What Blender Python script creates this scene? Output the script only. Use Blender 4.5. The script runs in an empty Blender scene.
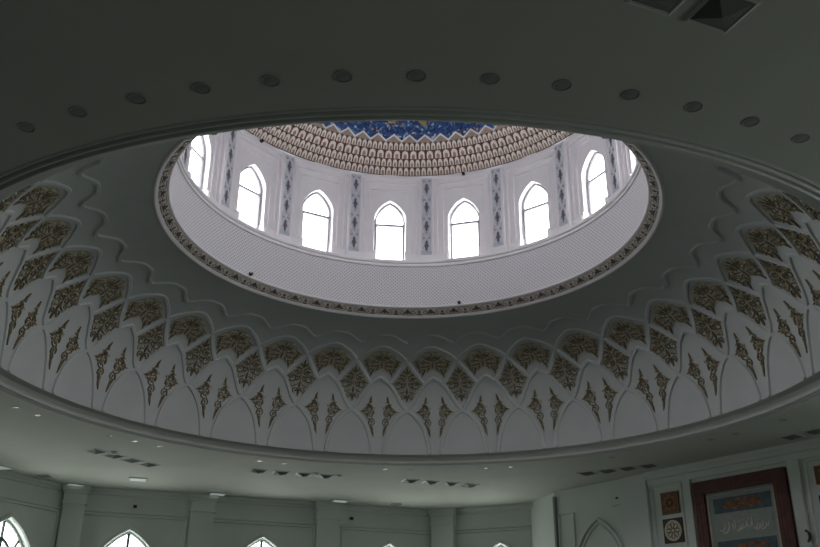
import bpy, math, random
import numpy as np
from mathutils import Vector, geometry
random.seed(7)
S = 6.0            # metres per unit: flat ceiling height above the eye
EYE = 1.7
C = bpy.context.scene.collection
sc = bpy.context.scene
PI = math.pi
R_ = math.radians
def Z(z): return EYE + S*z
def pol(r, a, z):                    # r, z in units, a in radians clockwise from +Y
    return (S*r*math.sin(a), S*r*math.cos(a), Z(z))

# ------------------------------------------------------------------ materials
def mat(name, col, rough=.6, metal=0.0, emit=None, estr=0.0, noise=0.0, nscale=6.0, bump=0.0):
    m = bpy.data.materials.new(name); m.use_nodes = True
    nt = m.node_tree; b = nt.nodes['Principled BSDF']
    b.inputs['Base Color'].default_value = (*col, 1); b.inputs['Roughness'].default_value = rough
    b.inputs['Metallic'].default_value = metal
    if emit:
        b.inputs['Emission Color'].default_value = (*emit, 1); b.inputs['Emission Strength'].default_value = estr
    if noise or bump:
        tc = nt.nodes.new('ShaderNodeTexCoord'); n = nt.nodes.new('ShaderNodeTexNoise')
        n.inputs['Scale'].default_value = nscale; n.inputs['Detail'].default_value = 4
        nt.links.new(tc.outputs['Object'], n.inputs['Vector'])
        if noise:
            r = nt.nodes.new('ShaderNodeValToRGB')
            r.color_ramp.elements[0].position = .35; r.color_ramp.elements[1].position = .65
            r.color_ramp.elements[0].color = (*[c*(1-noise) for c in col], 1)
            r.color_ramp.elements[1].color = (*[min(1, c*(1+noise)) for c in col], 1)
            nt.links.new(n.outputs['Fac'], r.inputs['Fac']); nt.links.new(r.outputs['Color'], b.inputs['Base Color'])
        if bump:
            bp = nt.nodes.new('ShaderNodeBump'); bp.inputs['Strength'].default_value = bump; bp.inputs['Distance'].default_value = .02
            nt.links.new(n.outputs['Fac'], bp.inputs['Height']); nt.links.new(bp.outputs['Normal'], b.inputs['Normal'])
    return m

M = {}
M['plaster'] = mat('white_plaster', (.70, .71, .69), .75, noise=.03, nscale=1.2)
M['ceil'] = mat('ceiling_paint', (.62, .635, .575), .8, noise=.03, nscale=.7)
M['cove'] = mat('cove_plaster', (.665, .69, .695), .75, noise=.03, nscale=1.0)
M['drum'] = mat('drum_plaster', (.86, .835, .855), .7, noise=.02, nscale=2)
M['wall'] = mat('wall_paint', (.66, .70, .665), .7, noise=.03, nscale=.8)
M['floor'] = mat('green_carpet', (.075, .082, .066), .95, noise=.25, nscale=3)
M['bronze'] = mat('dark_bronze', (.22, .175, .11), .65, 0, noise=.3, nscale=14)
M['gold'] = mat('antique_gold', (.54, .465, .32), .65, 0, noise=.25, nscale=14)
M['ground'] = mat('taupe_ground', (.54, .505, .43), .8, noise=.2, nscale=9)
M['ground2'] = mat('pale_ground', (.58, .56, .50), .8, noise=.06, nscale=9)
M['frame'] = mat('grey_window_frame', (.24, .25, .27), .45)
M['wframe'] = mat('pale_window_frame', (.62, .66, .64), .45)
M['dframe'] = mat('dark_glazing_bar', (.05, .06, .06), .45)
M['wood'] = mat('red_brown_wood', (.10, .022, .013), .45, noise=.35, nscale=5)
M['cream'] = mat('cream_inlay', (.62, .57, .46), .6, noise=.05)
M['script'] = mat('pale_script', (.74, .72, .66), .6)
M['sgrey'] = mat('grey_panel', (.33, .36, .34), .7, noise=.05)
M['blue'] = mat('slate_blue_panel', (.075, .12, .15), .6, noise=.2)
M['orange'] = mat('burnt_orange', (.34, .12, .035), .6, noise=.3, nscale=8)
M['tan'] = mat('brown_tile', (.16, .085, .04), .6, noise=.3, nscale=10)
M['dark'] = mat('dark_tile', (.05, .028, .018), .6)
M['black'] = mat('black_plastic', (.012, .012, .012), .4)
M['louver'] = mat('grey_louver', (.17, .175, .17), .5)
M['plenum'] = mat('dark_duct', (.02, .02, .02), .8)
M['trimw'] = mat('white_metal', (.60, .62, .60), .4)
M['reflector'] = mat('dim_reflector', (.34, .35, .33), .5)
M['lens'] = mat('lamp_glass', (.36, .37, .36), .3)
M['mucream'] = mat('cream_tile', (.80, .74, .68), .6, noise=.06, nscale=9)
M['mubrown'] = mat('brown_red_tile', (.16, .072, .048), .6, noise=.25, nscale=9)
M['mupink'] = mat('dusty_niche_tile', (.40, .27, .20), .6, noise=.2, nscale=9)
M['mutan'] = mat('tan_tile', (.36, .28, .22), .6, noise=.12, nscale=9)
M['bandbase'] = mat('pale_band', (.60, .58, .56), .7, noise=.08)
M['bandd'] = mat('umber_relief', (.10, .085, .07), .6)
M['zig'] = mat('white_tile_line', (.82, .82, .84), .5)
M['pilbase'] = mat('blue_grey_tile', (.56, .58, .64), .6, noise=.12, nscale=9)
M['pilwhite'] = mat('white_tile_lattice', (.74, .75, .78), .6)
M['pildark'] = mat('navy_tile_star', (.13, .12, .16), .6)
M['drumlight'] = mat('daylit_drum_glass', (.8, .8, .8), .1, emit=(1, .985, 1.0), estr=6.4)
M['halllight'] = mat('daylit_hall_glass', (.75, .8, .8), .1, emit=(.93, 1.0, .945), estr=6.1)
M['panelglow'] = mat('reflection_glow', (.8, .85, .84), .4, emit=(.85, 1, .97), estr=.17)

def uvnode_mat(name, builder, rough=.65):
    m = bpy.data.materials.new(name); m.use_nodes = True
    nt = m.node_tree; b = nt.nodes['Principled BSDF']; b.inputs['Roughness'].default_value = rough
    tc = nt.nodes.new('ShaderNodeTexCoord')
    builder(nt, tc.outputs['UV'], b)
    return m
def mth(nt, op, a, b=None):
    n = nt.nodes.new('ShaderNodeMath'); n.operation = op
    for i, x in enumerate((a, b)):
        if x is None: continue
        if isinstance(x, (int, float)): n.inputs[i].default_value = x
        else: nt.links.new(x, n.inputs[i])
    return n.outputs[0]
def mixc(nt, f, a, b):
    n = nt.nodes.new('ShaderNodeMix'); n.data_type = 'RGBA'
    for i, x in ((0, f), (6, a), (7, b)):
        if isinstance(x, tuple): n.inputs[i].default_value = (*x, 1)
        elif isinstance(x, (int, float)): n.inputs[i].default_value = x
        else: nt.links.new(x, n.inputs[i])
    return n.outputs[2]
def perf(nt, uv, b):                 # rows of small drilled holes, in a diamond grid
    sp = nt.nodes.new('ShaderNodeSeparateXYZ'); nt.links.new(uv, sp.inputs[0])
    p = .105
    a = mth(nt, 'DIVIDE', mth(nt, 'ADD', sp.outputs[0], sp.outputs[1]), p)
    c = mth(nt, 'DIVIDE', mth(nt, 'SUBTRACT', sp.outputs[0], sp.outputs[1]), p)
    fa = mth(nt, 'SUBTRACT', mth(nt, 'FRACT', a), .5); fc = mth(nt, 'SUBTRACT', mth(nt, 'FRACT', c), .5)
    d = mth(nt, 'SQRT', mth(nt, 'ADD', mth(nt, 'MULTIPLY', fa, fa), mth(nt, 'MULTIPLY', fc, fc)))
    hole = mth(nt, 'LESS_THAN', d, .25)
    nt.links.new(mixc(nt, hole, (.76, .745, .77), (.36, .35, .385)), b.inputs['Base Color'])
M['perf'] = uvnode_mat('perforated_panel', perf)
def mosaic(nt, uv, b):               # glazed mosaic: blue field, sprigs of white, cyan and gold
    mp = nt.nodes.new('ShaderNodeMapping'); mp.inputs['Scale'].default_value = (15, 15, 1); nt.links.new(uv, mp.inputs[0])
    v = nt.nodes.new('ShaderNodeTexVoronoi'); v.inputs['Scale'].default_value = 1; nt.links.new(mp.outputs[0], v.inputs['Vector'])
    sp = nt.nodes.new('ShaderNodeSeparateColor'); nt.links.new(v.outputs['Color'], sp.inputs[0])
    r = nt.nodes.new('ShaderNodeValToRGB'); r.color_ramp.interpolation = 'CONSTANT'
    cols = [(0, (.035, .07, .20)), (.34, (.04, .11, .32)), (.62, (.02, .04, .12)), (.74, (.10, .26, .40)), (.87, (.50, .33, .20)), (.91, (.50, .56, .62))]
    e = r.color_ramp.elements
    e[0].position, e[0].color = 0, (*cols[0][1], 1); e[1].position, e[1].color = cols[1][0], (*cols[1][1], 1)
    for pz, cc in cols[2:]:
        q = e.new(pz); q.color = (*cc, 1)
    nt.links.new(sp.outputs[0], r.inputs['Fac'])
    s2 = nt.nodes.new('ShaderNodeSeparateXYZ'); nt.links.new(uv, s2.inputs[0])
    # gold medallions, one for every two teeth
    fu = mth(nt, 'SUBTRACT', mth(nt, 'FRACT', mth(nt, 'DIVIDE', s2.outputs[0], .96)), .5)
    dv = mth(nt, 'SUBTRACT', s2.outputs[1], .56)
    dd = mth(nt, 'ADD', mth(nt, 'ABSOLUTE', mth(nt, 'MULTIPLY', fu, .96)), mth(nt, 'ABSOLUTE', dv))
    g = mth(nt, 'MULTIPLY', mth(nt, 'LESS_THAN', dd, .30), mth(nt, 'GREATER_THAN', sp.outputs[1], .35))
    nt.links.new(mixc(nt, g, r.outputs['Color'], (.50, .36, .08)), b.inputs['Base Color'])
M['mosaic'] = uvnode_mat('blue_mosaic', mosaic, .4)

# ------------------------------------------------------------------ mesh helpers
class MB:
    def __init__(s): s.v, s.f, s.m, s.uv = [], [], [], []
    def add(s, verts, faces, m=0, uvs=None):
        o = len(s.v); s.v += [tuple(p) for p in verts]
        for k, f in enumerate(faces):
            s.f.append([o+i for i in f]); s.m.append(m)
            s.uv.append(uvs[k] if uvs else None)
    def box(s, p0, p1, m=0, fr=None):
        (a, b, c), (d, e, g) = p0, p1
        vs = [(a,b,c),(d,b,c),(d,e,c),(a,e,c),(a,b,g),(d,b,g),(d,e,g),(a,e,g)]
        if fr: vs = [fr(*p) for p in vs]
        s.add(vs, [(0,3,2,1),(4,5,6,7),(0,1,5,4),(1,2,6,5),(2,3,7,6),(3,0,4,7)], m)
    def rev(s, prof, n=128, m=0, a0=0, a1=2*PI, uvr=None, smooth=False):
        closed = abs(a1-a0-2*PI) < 1e-6
        k = len(prof); na = n if closed else n+1
        arc = [0]
        for i in range(1, k): arc.append(arc[-1]+S*math.hypot(prof[i][0]-prof[i-1][0], prof[i][1]-prof[i-1][1]))
        vs = [pol(r, a0+(a1-a0)*j/n, z) for j in range(na) for (r, z) in prof]
        fs, uvs = [], []
        R = uvr if uvr else S*prof[0][0]
        for j in range(n):
            j2 = (j+1) % na
            for i in range(k-1):
                fs.append((j*k+i, j2*k+i, j2*k+i+1, j*k+i+1))
                u0, u1 = R*(a1-a0)*j/n, R*(a1-a0)*(j+1)/n
                uvs.append([(u0, arc[i]), (u1, arc[i]), (u1, arc[i+1]), (u0, arc[i+1])])
        s.add(vs, fs, m, uvs)
    def ribbon(s, pts, nrm, wid, h, m=0, closed=False):
        """a raised band along pts; nrm = surface normals, wid = widths (metres)"""
        n = len(pts); vs = []
        P = [Vector(p) for p in pts]; N = [Vector(x).normalized() for x in nrm]
        for i in range(n):
            if closed: t = P[(i+1) % n]-P[i-1]
            else: t = P[min(i+1, n-1)]-P[max(i-1, 0)]
            b = t.cross(N[i]); b = b.normalized() if b.length > 1e-9 else Vector((1, 0, 0))
            w = wid[i] if not isinstance(wid, (int, float)) else wid
            w = max(w, .004)
            vs += [P[i]-b*w*.5-N[i]*.006, P[i]-b*w*.28+N[i]*h, P[i]+b*w*.28+N[i]*h, P[i]+b*w*.5-N[i]*.006]
        fs = []
        for i in range(n if closed else n-1):
            j = (i+1) % n
            for q in range(3): fs.append((i*4+q, j*4+q, j*4+q+1, i*4+q+1))
        if not closed: fs += [(0, 1, 2, 3), (n*4-1, n*4-2, n*4-3, n*4-4)]
        s.add([tuple(x) for x in vs], fs, m)
    def build(s, name, mats, parent=None, smooth=False):
        me = bpy.data.meshes.new(name); me.from_pydata(s.v, [], s.f)
        if not isinstance(mats, (list, tuple)): mats = [mats]
        for x in mats: me.materials.append(x)
        me.polygons.foreach_set('material_index', s.m)
        if any(u for u in s.uv):
            l = me.uv_layers.new(name='UVMap'); d = l.data
            i = 0
            for f, u in zip(s.f, s.uv):
                for k in range(len(f)):
                    d[i].uv = u[k] if u else (0, 0); i += 1
        if smooth:
            me.polygons.foreach_set('use_smooth', [True]*len(me.polygons))
            try: me.set_sharp_from_angle(angle=R_(38))
            except Exception: pass
        me.update()
        o = bpy.data.objects.new(name, me); C.objects.link(o)
        if parent: o.parent = parent
        return o
def empty(name, loc=(0, 0, 0), rz=0, parent=None):
    o = bpy.data.objects.new(name, None); C.objects.link(o); o.location = loc; o.rotation_euler = (0, 0, rz)
    o.empty_display_size = .1
    if parent: o.parent = parent
    return o
def struct(o): o['kind'] = 'structure'; return o
def tag(o, label, cat, group=None):
    o['label'] = label; o['category'] = cat
    if group: o['group'] = group
    return o
def copy_tree(o, parent=None):
    c = o.copy(); C.objects.link(c)
    if parent: c.parent = parent
    for ch in o.children: copy_tree(ch, c)
    return c
def interp(x, xs, ys): return float(np.interp(x, xs, ys))
def dens(pts, n):                    # resample a polyline smoothly (Catmull-Rom)
    out = []; k = len(pts)
    for i in range(k-1):
        p0, p1, p2, p3 = pts[max(i-1, 0)], pts[i], pts[i+1], pts[min(i+2, k-1)]
        for j in range(n):
            t = j/n
            out.append(tuple(.5*((2*b)+(c-a)*t+(2*a-5*b+4*c-d)*t*t+(3*b-a-3*c+d)*t**3) for a, b, c, d in zip(p0, p1, p2, p3)))
    out.append(tuple(pts[-1])); return out

# ------------------------------------------------------------------ camera
cam = bpy.data.cameras.new('camera'); co = bpy.data.objects.new('camera', cam); C.objects.link(co)
FPX, PITCH, ROLL, YAW, DIST = 886.74, .42297, .0089386, -.0023567, 3.07
cam.sensor_fit = 'HORIZONTAL'; cam.sensor_width = 36; cam.lens = 36*FPX/820
cam.clip_end = 300
co.location = (0, -S*DIST, EYE)
from mathutils import Matrix
co.matrix_world = Matrix.Translation(co.location) @ Matrix.Rotation(YAW, 4, 'Z') @ Matrix.Rotation(PI/2+PITCH, 4, 'X') @ Matrix.Rotation(ROLL, 4, 'Z')
sc.camera = co

# ------------------------------------------------------------------ the plan of the hall
AP = 2.83
HS = AP*math.tan(PI/8)
def fdir(deg):
    a = R_(deg); return Vector((math.sin(a), math.cos(a))), Vector((math.cos(a), -math.sin(a)))
def vert(deg): r = AP/math.cos(PI/8); return Vector((r*math.sin(R_(deg)), r*math.cos(R_(deg))))
Vm86, Vm41, V3, V48, V93 = vert(-86.5), vert(-41.5), vert(3.5), vert(48.5), vert(93.5)
YB = -3.75
plan = [Vector((Vm86.x, YB)), Vm86, Vm41, V3, V48, V93, Vector((V93.x, YB))]
def arch(w, zs, za, n=9):            # half-width, spring, apex -> closed outline points of the pointed head, right to left
    q = [(1, 0), (.935, .19), (.80, .40), (.605, .62), (.395, .80), (.18, .925), (0, 1)]
    q = dens(q, 2)
    pr = [(w*a, zs+(za-zs)*b) for a, b in q]
    return pr + [(-x, z) for x, z in reversed(pr[:-1])]
def tess(polys):
    tri = geometry.tessellate_polygon([[Vector((p[0], p[1], 0)) for p in pl] for pl in polys])
    return [p for pl in polys for p in pl], [tuple(t) for t in tri]

nwin = [0]
def window(fr, w, zb, zs, za, depth, glass, fm, fw, kind, parent=None):
    """fr(x, y, z): local metres -> world; the window sits at depth y"""
    nwin[0] += 1
    root = struct(empty('window_%d' % nwin[0]))
    ol = [(-w, zb), (w, zb)] + arch(w, zs, za)[:-0 or None]
    vs, fs = tess([ol])
    g = MB(); g.add([fr(x, depth+.03, z) for x, z in vs], fs); g.build('pane', M[glass], root)
    f = MB(); nv = Vector(fr(0, -1, 0))-Vector(fr(0, 0, 0))
    pts = [(x*(1-fw*.5/w), z) for x, z in ol]
    f.ribbon([fr(x, depth+.02, z+(fw*.4 if z <= zb+1e-6 else -fw*.3)) for x, z in pts], [nv]*len(pts), fw, .05, closed=True)
    f.build('window_frame', M[fm], root)
    def bar(nm, a, b, bw, m=fm):
        k = MB(); k.ribbon([fr(a[0], depth+.02, a[1]), fr(b[0], depth+.02, b[1])], [nv]*2, bw, .045); k.build(nm, M[m], root)
    if kind == 'drum':
        zt = Z(2.095)
        bar('transom', (-w, zt), (w, zt), .07)
        k = MB(); e = .05
        q = [(-w+e, zb+e), (w-e, zb+e), (w-e, zt-e*.8), (-w+e, zt-e*.8)]
        k.ribbon([fr(x, depth+.015, z) for x, z in q], [nv]*4, .075, .06, closed=True); k.build('sash', M['frame'], root)
    else:
        bar('mullion', (0, zb), (0, za-.02), .11, 'dframe')
        zt = zs-.15
        bar('transom', (-w, zt), (w, zt), .11, 'dframe')
        bar('transom', (-w, (zb+zt)/2), (w, (zb+zt)/2), .11, 'dframe')
        k = MB(); q = arch(w*.60, zs-.1, za-.62)
        k.ribbon([fr(x, depth+.02, z) for x, z in q], [nv]*len(q), .11, .045); k.build('arched_bar', M['dframe'], root)
        for sx in (-1, 1):
            bar('radial_bar', (sx*w*.36, zs+(za-zs)*.42), (sx*w*.66, zs+(za-zs)*.86), .09, 'dframe')
            bar('radial_bar', (sx*w*.60, zs-.08), (sx*w*.99, zs+.12), .09, 'dframe')
    return root

# flat ceiling: octagon/rectangle outline with the round opening
cb = MB()
NA = 160
outer = [(p.x*S, p.y*S) for p in plan]
def outpt(a):                        # where a ray at angle a meets the plan outline
    dx, dy = math.sin(a), math.cos(a); best = 99
    for i in range(len(plan)):
        p, q = plan[i], plan[(i+1) % len(plan)]; e = q-p
        den = dx*e.y-dy*e.x
        if abs(den) < 1e-9: continue
        t = (p.x*e.y-p.y*e.x)/den; u = (p.x*dy-p.y*dx)/den
        if t > 0 and -1e-6 <= u <= 1+1e-6: best = min(best, t)
    return best
angs = sorted(set([2*PI*i/NA for i in range(NA)] + [math.atan2(p.x, p.y) % (2*PI) for p in plan]))
k = len(angs); vs = []
for a in angs:
    ro = outpt(a)+.01
    vs += [pol(1.63, a, 1), pol((1.63+ro)/2, a, 1), pol(ro, a, 1)]
fs = []
for i in range(k):
    j = (i+1) % k
    fs += [(i*3, j*3, j*3+1, i*3+1), (i*3+1, j*3+1, j*3+2, i*3+2)]
cb.add(vs, fs); struct(cb.build('ceiling', M['ceil']))
fb = MB(); fb.add([(x, y, 0) for x, y in outer], [tuple(range(len(outer)))]); struct(fb.build('floor', M['floor']))

# lip moulding round the big opening
lip = [(1.535, 1.039), (1.5345, 1.0375), (1.5352, 1.036), (1.538, 1.035), (1.579, 1.0355), (1.583, 1.032), (1.5845, 1.022), (1.5855, 1.008), (1.5865, 1.003), (1.588, 1.0008),
       (1.591, .9998), (1.5935, 1.0), (1.5955, 1.002), (1.597, 1.011), (1.6035, 1.011), (1.605, 1.002), (1.6075, .9993), (1.6125, .9993), (1.615, 1.002), (1.6165, 1.011), (1.6225, 1.011),
       (1.624, 1.002), (1.6265, .999), (1.631, .999), (1.634, .9995), (1.635, 1.001)]
b = MB(); b.rev(lip, 256); struct(b.build('trim_1', M['plaster'], smooth=True))

# ------------------------------------------------------------------ the cove with its carved lattice
p_ = 2.25; rc, ca, cz, cbb = .957, .578, 1.036, .538
tt = np.linspace(0, PI/2, 400)
cr = rc+ca*np.cos(tt)**(2/p_); czv = cz+cbb*np.sin(tt)**(2/p_)
arcL = np.concatenate([[0], np.cumsum(np.hypot(np.diff(cr), np.diff(czv)))]); LT = arcL[-1]; sv = arcL/LT
YT = [320, 330, 336, 341.5, 349, 350, 354, 358, 362, 368, 377, 378, 381, 383, 384, 395, 396, 402, 403, 409, 411, 420, 435, 437, 455]
ST = [.974, .846, .783, .730, .665, .655, .625, .594, .564, .523, .462, .455, .437, .423, .417, .349, .344, .308, .301, .266, .255, .203, .116, .103, 0]
def y2s(y): return interp(y, YT, ST)
STEP = 2*PI/32
def cpos(a, s, h=0.0):
    r, z = interp(s, sv, cr), interp(s, sv, czv)
    s2, s1 = min(1, s+.004), max(0, s-.004)
    dr, dz = interp(s2, sv, cr)-interp(s1, sv, cr), interp(s2, sv, czv)-interp(s1, sv, czv)
    L = math.hypot(dr, dz); nr, nz = -dz/L, dr/L          # into the room
    p = Vector(pol(r, a, z)); n = Vector((nr*math.sin(a), nr*math.cos(a), nz))
    return p+n*h, n
b = MB()
idx = [int(i) for i in np.linspace(0, 399, 44)]
ss = np.linspace(0, 1, 40)
b.rev([(interp(s, sv, cr), interp(s, sv, czv)) for s in ss], 256)
cove = struct(b.build('cove_ceiling', M['cove'], smooth=True))
def cribbon(mb, path, wid, h, m=0, closed=False):
    P = [cpos(u*STEP, s) for u, s in path]
    mb.ribbon([p for p, n in P], [n for p, n in P], wid, h, m, closed)
def ring_copies(o, n, step, name=None):
    for i in range(1, n):
        c = o.copy(); C.objects.link(c); c.rotation_euler = (0, 0, -i*step)
def ypath(lst, n=5): return [(u, y2s(y)) for u, y in dens(lst, n)]
RW = .13
def lattice(pts, name, w=RW, h=.045):
    b = MB(); l = [(u, y) for u, y in pts]
    full = l + [(2*l[0][0]-u, y) for u, y in l[1:]] if False else l
    left = ypath(full)
    u0 = pts[0][0]
    right = [(2*u0-u, s) for u, s in left[1:]]
    cribbon(b, list(reversed(right))+left, w, h)
    o = b.build(name, M['cove'], cove, smooth=True); ring_copies(o, 32, STEP); return o
lattice([(.5, 347.5), (.4, 348.3), (.295, 350.5), (.14, 355.2), (0, 362), (-.14, 372), (-.25, 379.5), (-.33, 384.5)], 'large_arch_rib')
lattice([(.5, 378.3), (.42, 381), (.32, 385), (.25, 390), (.17, 397), (.09, 405), (0, 411)], 'small_arch_rib')
lattice([(0, 411), (.10, 414.5), (.20, 420.5), (.29, 428.5), (.35, 438), (.385, 447), (.40, 454.5)], 'foot_arch_rib')
# scalloped moulding above the fans
b = MB(); one = ypath([(0, 343.4), (.11, 341.4), (.22, 338.4), (.33, 336.2), (.42, 335.7), (.5, 335.6)], 3)
oneR = [(1-u, s) for u, s in reversed(one[:-1])]
path = []
for i in range(32): path += [(u+i, s) for u, s in (one+oneR)[:-1]]
cribbon(b, path, .11, .055, closed=True); b.build('scalloped_moulding', M['cove'], cove, smooth=True)

# carved ornament: leaves and scrolls laid on the cove in local (u, s)
def leaf(mb, p0, p1, w, bend=0.0, m=0, h=.045):
    (u0, s0), (u1, s1) = p0, p1; pts = []; ws = []
    kx = 1.6; du, ds = (u1-u0)*kx, (s1-s0)*LT*S
    for i in range(8):
        t = i/7; o = bend*math.sin(PI*t)
        pts.append((u0+(u1-u0)*t - o*ds/kx, s0+(s1-s0)*t + o*du/(LT*S)))
        ws.append(w*max(.04, math.sin(PI*min(1, t**.75))))
    cribbon(mb, pts, ws, h, m)
def scroll(mb, c, rad, a0, turns, w, m=0, h=.045, flip=1):
    pts, ws = [], []; n = int(14*abs(turns))+4
    for i in range(n):
        t = i/(n-1); a = a0+flip*turns*2*PI*t; r = rad*(1-.82*t)
        pts.append((c[0]+r*math.cos(a)/1.6, c[1]+r*math.sin(a)/(LT*S))); ws.append(w*(1-.35*t))
    ws[-1] = w*1.5
    cribbon(mb, pts, ws, h, m)
def both(fn, uc, mb, *args):         # mirror an element about u = uc
    fn(mb, *args)
def panel(mb, outline, m=0, h=.012):
    pts = [(u, s) for u, s in outline]
    vs, fs = tess([[(u*4, s*10) for u, s in pts]])
    mb.add([tuple(cpos(u/4*STEP, s/10, h)[0]) for u, s in vs], fs, m)
def fan_orn():
    root = MB(); Y = y2s
    half = [(.5, 350.8), (.4, 351.6), (.3, 353.8), (.2, 357.8), (.10, 362.3), (.15, 366), (.21, 369), (.235, 371), (.265, 373), (.30, 378), (.325, 374.5), (.36, 371.5), (.39, 373), (.42, 371), (.46, 370.3), (.5, 368.5)]
    ol = [(u, Y(y)) for u, y in half]; ol += [(1-u, s) for u, s in reversed(ol[1:-1])]
    panel(root, ol, 2)
    for sx in (1, -1):
        X = lambda u: .5+sx*(u-.5)*1.07
        for u0, y0, u1, y1, w, bd, m in [(.5, 361.5, .42, 354.3, .07, .03, 0), (.47, 361, .33, 356.5, .06, .03, 0), (.47, 363.5, .23, 361.2, .07, -.03, 0), (.46, 365, .29, 367.5, .07, .03, 0),
                                     (.37, 369, .305, 377.5, .09, -.05, 0), (.45, 366, .39, 372, .07, 0, 0), (.20, 362, .265, 371.5, .06, .05, 0), (.27, 359.5, .15, 362.4, .06, 0, 0), (.42, 353.6, .31, 356, .05, 0, 1),
                                     (.29, 358, .20, 360.4, .05, .03, 1), (.34, 371, .28, 373.5, .05, 0, 1), (.39, 358.5, .30, 359.5, .05, .05, 1), (.21, 364.5, .15, 364, .05, 0, 1), (.25, 366, .20, 368, .05, 0, 0)]:
            leaf(root, (X(u0), Y(y0)), (X(u1), Y(y1)), w, bd*sx, m, .035)
        for u, y, r, a, tn, m in [(.40, 360.3, .12, .5, 1.4, 0), (.30, 364.6, .12, 2.2, 1.4, 0), (.41, 368.2, .10, 4, 1.3, 1), (.36, 356.3, .08, 1, 1.2, 1), (.225, 364.2, .08, 1, 1.2, 0), (.30, 370.6, .09, 3, 1.3, 0), (.27, 361.8, .06, 3, 1.1, 1), (.44, 357.2, .07, 3, 1.2, 0), (.355, 365.2, .06, 0, 1.1, 1)]:
            scroll(root, (X(u), Y(y)), r, a if sx > 0 else PI-a, tn, .030, m, .035, flip=sx)
    leaf(root, (.5, Y(361.5)), (.5, Y(352.6)), .09, 0, 0); leaf(root, (.5, Y(362)), (.5, Y(369)), .08, 0, 0)
    leaf(root, (.5, Y(360)), (.5, Y(354.5)), .045, 0, 1, .05)
    return root
def diamond_orn():
    root = MB(); Y = y2s
    for sx in (1, -1):
        for u0, y0, u1, y1, w, bd, m in [(.02, 374, .075, 370, .06, .04, 0), (.02, 377, .125, 373.8, .06, .05, 0), (.03, 380.5, .185, 378.3, .06, .06, 0), (.04, 384, .235, 384, .06, .06, 0), (.04, 387, .20, 389, .06, -.05, 0),
                                     (.03, 391, .145, 393.8, .06, -.05, 0), (.01, 395, .07, 399, .06, -.03, 0), (.17, 380, .22, 386, .05, .03, 1), (.10, 382, .17, 380.2, .04, 0, 1), (.08, 388, .14, 389.8, .04, 0, 1), (.05, 371.5, .09, 375, .04, 0, 1)]:
            leaf(root, (sx*u0*1.1, Y(y0)), (sx*u1*1.1, Y(y1)), w*.9, bd*sx, m, .035)
        for u, y, r, a, tn, m in [(.085, 379, .12, 1, 1.4, 0), (.155, 386, .13, .3, 1.4, 0), (.08, 390.6, .12, 5, 1.4, 1), (.05, 397, .09, 5, 1.2, 0), (.16, 381.5, .08, 2, 1.2, 1), (.07, 385, .08, 2, 1.2, 0), (.05, 375.5, .07, 2, 1.2, 1)]:
            scroll(root, (sx*u*1.1, Y(y)), r*1.1, a if sx > 0 else PI-a, tn, .030, m, .035, flip=sx)
    leaf(root, (0, Y(375)), (0, Y(366.8)), .08); leaf(root, (0, Y(388)), (0, Y(377)), .06, 0, 1); leaf(root, (0, Y(396)), (0, Y(403)), .09); leaf(root, (0, Y(395)), (0, Y(387)), .07)
    return root
def spray_orn(sx):
    root = MB(); Y = y2s
    X = lambda o: .5+sx*(o*1.12-.01)
    leaf(root, (X(.155), Y(404)), (X(.135), Y(396.5)), .085, 0, 0, .035)
    leaf(root, (X(.19), Y(412.2)), (X(.315), Y(412.8)), .085, .02*sx, 0, .035)
    leaf(root, (X(.115), Y(427)), (X(.08), Y(438)), .085, .02*sx, 0, .035)
    for o0, y0, o1, y1, w, bd, m in [(.15, 405, .22, 410, .055, .08, 0), (.165, 406, .12, 412, .055, -.08, 0), (.15, 413, .205, 419, .055, .08, 0), (.16, 413, .10, 420, .055, -.06, 1), (.14, 420, .17, 426, .05, .06, 0),
                                     (.13, 422, .085, 429, .05, 0, 1), (.20, 407.5, .27, 411, .05, 0, 1), (.14, 401, .185, 405, .045, 0, 0), (.12, 404, .145, 400, .045, 0, 1), (.215, 416, .25, 413.5, .05, 0, 0), (.10, 411, .085, 416, .05, 0, 0), (.145, 425, .12, 431, .05, 0, 0)]:
        leaf(root, (X(o0), Y(y0)), (X(o1), Y(y1)), w, bd*sx, m, .035)
    for o, y, r, a, tn, m in [(.175, 409, .13, 1, 1.4, 0), (.145, 416, .14, 4, 1.4, 0), (.125, 423.4, .11, 2, 1.3, 0), (.205, 415.2, .10, 0, 1.3, 1), (.115, 408, .08, 3, 1.2, 1), (.225, 410, .08, 2, 1.2, 0)]:
        scroll(root, (X(o), Y(y)), r, a if sx > 0 else PI-a, tn, .032, m, .035, flip=sx)
    return root
WX = 1.0
o = fan_orn().build('fan_ornament', [M['bronze'], M['gold'], M['ground']], cove); ring_copies(o, 32, STEP)
o = diamond_orn().build('diamond_ornament', [M['bronze'], M['gold']], cove); ring_copies(o, 32, STEP)
for sx in (1, -1):
    o = spray_orn(sx).build('leaf_spray', [M['bronze'], M['gold']], cove); ring_copies(o, 32, STEP)

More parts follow.
